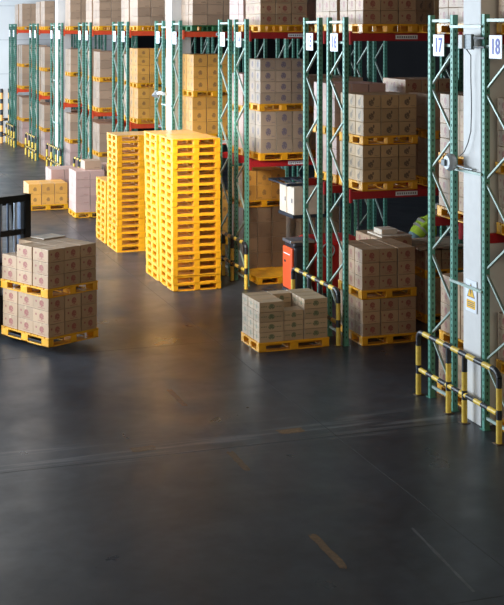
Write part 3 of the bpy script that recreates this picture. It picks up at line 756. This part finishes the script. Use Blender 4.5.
uvs((.57, 0, 1.55), (.115, .10, .10), M['hair'], 'hair', True)
o = uvs((.58, 0, 1.57), (.122, .106, .105), M['white'], 'cap', True); o['label'] = 'white cap'
k = MB()
for s in (-1, 1): k.box(.672, s * .035 - .012, 1.50, .682, s * .035 + .012, 1.512, M['black'])
k.tube([(.66, 0, 1.50), (.70, 0, 1.475)], [.012, .018], M['skin'], 8); k.box(.66, -.022, 1.445, .672, .022, 1.452, M['tred']); k.build('face', pe)
for s, wn in ((1, 'wl'), (-1, 'wr')):
    k = MB(); wv = Vector(V[wn]); d = Vector((.7, 0, -.5)).normalized()
    k.tube([wv, wv + d * .03, wv + d * .09], [.03, .042, .034], M['skin'], 10)
    for i in range(4):
        b0 = wv + d * .085 + Vector((0, (i - 1.5) * .021, 0)); ln = (.07, .08, .075, .06)[i]
        k.tube([b0, b0 + d * ln * .5, b0 + Vector((.02, 0, -ln))], [.0095, .009, .007], M['skin'], 6)
    b0 = wv + d * .03 + Vector((0, -s * .035, 0)); k.tube([b0, b0 + Vector((.03, -s * .02, -.03)), b0 + Vector((.045, -s * .02, -.065))], [.011, .010, .008], M['skin'], 6)
    k.build('hand', pe)
for s, an in ((1, 'al'), (-1, 'ar')):
    k = MB(); q = V[an]; k.box(q[0] - .08, q[1] - .055, 0, q[0] + .22, q[1] + .055, .10, M['black'], .03); k.build('shoe', pe)

# ------------------------------------------------------------------ realise pallets and cartons
ORD = Vector((0, 0, CAMH))
# one temporary mesh of every carton and pallet outline, to see which of them show in the picture
tv, tf, owner = [], [], []
BF = [(0, 1, 3, 2), (4, 6, 7, 5), (0, 4, 5, 1), (2, 3, 7, 6), (0, 2, 6, 4), (1, 5, 7, 3)]
def addbox(mat4, w_, d_, h_, key):
    o = len(tv)
    tv.extend([tuple(mat4 @ Vector((x, y, z))) for x in (0, w_) for y in (0, d_) for z in (0, h_)])
    for f in BF: tf.append(tuple(i + o for i in f)); owner.append(key)
for i, c in enumerate(CARTONS): addbox(c[0], c[1], c[2], c[3], ('c', i))
for i, p in enumerate(PALLETS): addbox(p[0], p[1], p[2], PH, ('p', i))
tm = bpy.data.meshes.new('tmp'); tm.from_pydata(tv, [], tf); to = bpy.data.objects.new('tmp', tm); C.objects.link(to)
bpy.context.view_layer.update(); dg = bpy.context.evaluated_depsgraph_get()
hits = {}
rot = cam.rotation_euler.to_matrix()
for py in range(0, 605, 2):
    for px in range(0, 504, 2):
        d = rot @ Vector(((px + 1 - CX) / F, -(py + 1 - HOR) / F, -1)).normalized()
        ok, lo, no, fi, ob, mm = SC.ray_cast(dg, ORD, d)
        if ok and ob.name == 'tmp': key = owner[fi]; hits[key] = hits.get(key, 0) + 1
bpy.data.objects.remove(to); bpy.data.meshes.remove(tm)

def set_uv(me, w_, d_):
    uvl = me.uv_layers.new(name='UVMap')
    for p in me.polygons:
        n = p.normal
        for li in p.loop_indices:
            v = me.vertices[me.loops[li].vertex_index].co
            if abs(n.z) > .7: uv = (10 + v.x / w_, 10 + v.y / d_)
            elif abs(n.y) > abs(n.x): uv = (v.x / w_ if n.y < 0 else 1 - v.x / w_, v.z / me['h'])
            else: uv = (1 - v.y / d_ if n.x < 0 else v.y / d_, v.z / me['h'])
            uvl.data[li].uv = uv
CM = {}
def carton_mesh(w_, d_, h_, kind):
    key = (round(w_, 3), round(d_, 3), round(h_, 3), kind)
    if key not in CM:
        k = MB(); k.box(0, 0, 0, w_, d_, h_, CK[kind][0], .005)
        # folded flaps meet along the middle of the top
        me = k.mesh('carton'); me['h'] = h_; set_uv(me, w_, d_); CM[key] = me
    return CM[key]
TAPE = {}
ids = sorted(range(len(CARTONS)), key=lambda i: -hits.get(('c', i), 0))
indiv = [i for i in ids[:300] if hits.get(('c', i), 0) > 0]; iset = set(indiv)
tops = {}
for i in indiv:
    mat4, w_, d_, h_, kind, lb, grp, cl = CARTONS[i]
    o = link('cardboard_carton', carton_mesh(w_, d_, h_, kind)); o.matrix_world = mat4
    tag(o, lb, 'carton', grp)
    if cl:
        key = (round(w_, 3), round(d_, 3), round(h_, 3))
        if key not in TAPE:
            k = MB(); k.box(-.0012, d_ / 2 - .022, h_ - .05, w_ + .0012, d_ / 2 + .022, h_ + .0012, M['tape']); TAPE[key] = k.mesh('packing_tape')
        link('packing_tape', TAPE[key], o)
rest = [i for i in range(len(CARTONS)) if i not in iset]
vs, fs, mi, uvd, rd = [], [], [], [], []
for i in rest:
    mat4, w_, d_, h_, kind, lb, grp, cl = CARTONS[i]
    o = len(vs); r = random.random()
    loc = [(x, y, z) for x in (0, w_) for y in (0, d_) for z in (0, h_)]
    vs.extend([tuple(mat4 @ Vector(p)) for p in loc])
    for fn, f in enumerate(BF):
        fs.append(tuple(q + o for q in f)); mi.append(KINDS.index(kind)); rd.append(r)
        for q in f:
            x, y, z = loc[q]
            uvd.append([(1 - y / d_, z / h_), (y / d_, z / h_), (x / w_, z / h_), (1 - x / w_, z / h_), (10 + x / w_, 10 + y / d_), (10 + x / w_, 10 + y / d_)][fn])
me = bpy.data.meshes.new('stacked_cartons'); me.from_pydata(vs, [], fs)
for kd in KINDS: me.materials.append(CK[kd][0])
me.polygons.foreach_set('material_index', mi)
ul = me.uv_layers.new(name='UVMap')
for li, uvv in enumerate(uvd): ul.data[li].uv = uvv
at = me.attributes.new('rnd', 'FLOAT', 'FACE'); at.data.foreach_set('value', rd); me.update()
tag(link('stacked_cartons', me), 'remaining small and half hidden cartons stacked deep in the pallet racks', 'cartons', None, 'stuff')

hid = bmesh.new()
seen_p = 0
for i, (mat4, W, D, mn, lb, grp) in enumerate(PALLETS):
    n = hits.get(('p', i), 0); deck, blocks, bms, base, full = get_parts(W, D, mn)
    if n == 0:
        t = full.copy(); t.transform(mat4); hid.from_mesh(t); bpy.data.meshes.remove(t); continue
    if n > 14:
        p = bpy.data.objects.new('pallet', None); C.objects.link(p); p.matrix_world = mat4; p.empty_display_size = .1
        link('top_deck', deck, p); link('bottom_frame', base, p)
        for pos, s_ in blocks: link('block', bms[s_], p, (pos[0], pos[1], 0))
    else:
        p = link('pallet', full); p.matrix_world = mat4
    tag(p, lb, 'pallet', grp); seen_p += 1
me = bpy.data.meshes.new('hidden_pallets'); hid.to_mesh(me); hid.free(); me.materials.append(M['yellow'])
if len(me.polygons): tag(link('rear_pallets', me), 'yellow pallets under the rear loads, deep in the racks', 'pallets', None, 'stuff')
print('CARTONS', len(CARTONS), 'visible', sum(1 for k_ in hits if k_[0] == 'c'), 'indiv', len(indiv), 'pallets', len(PALLETS), 'seen', seen_p)
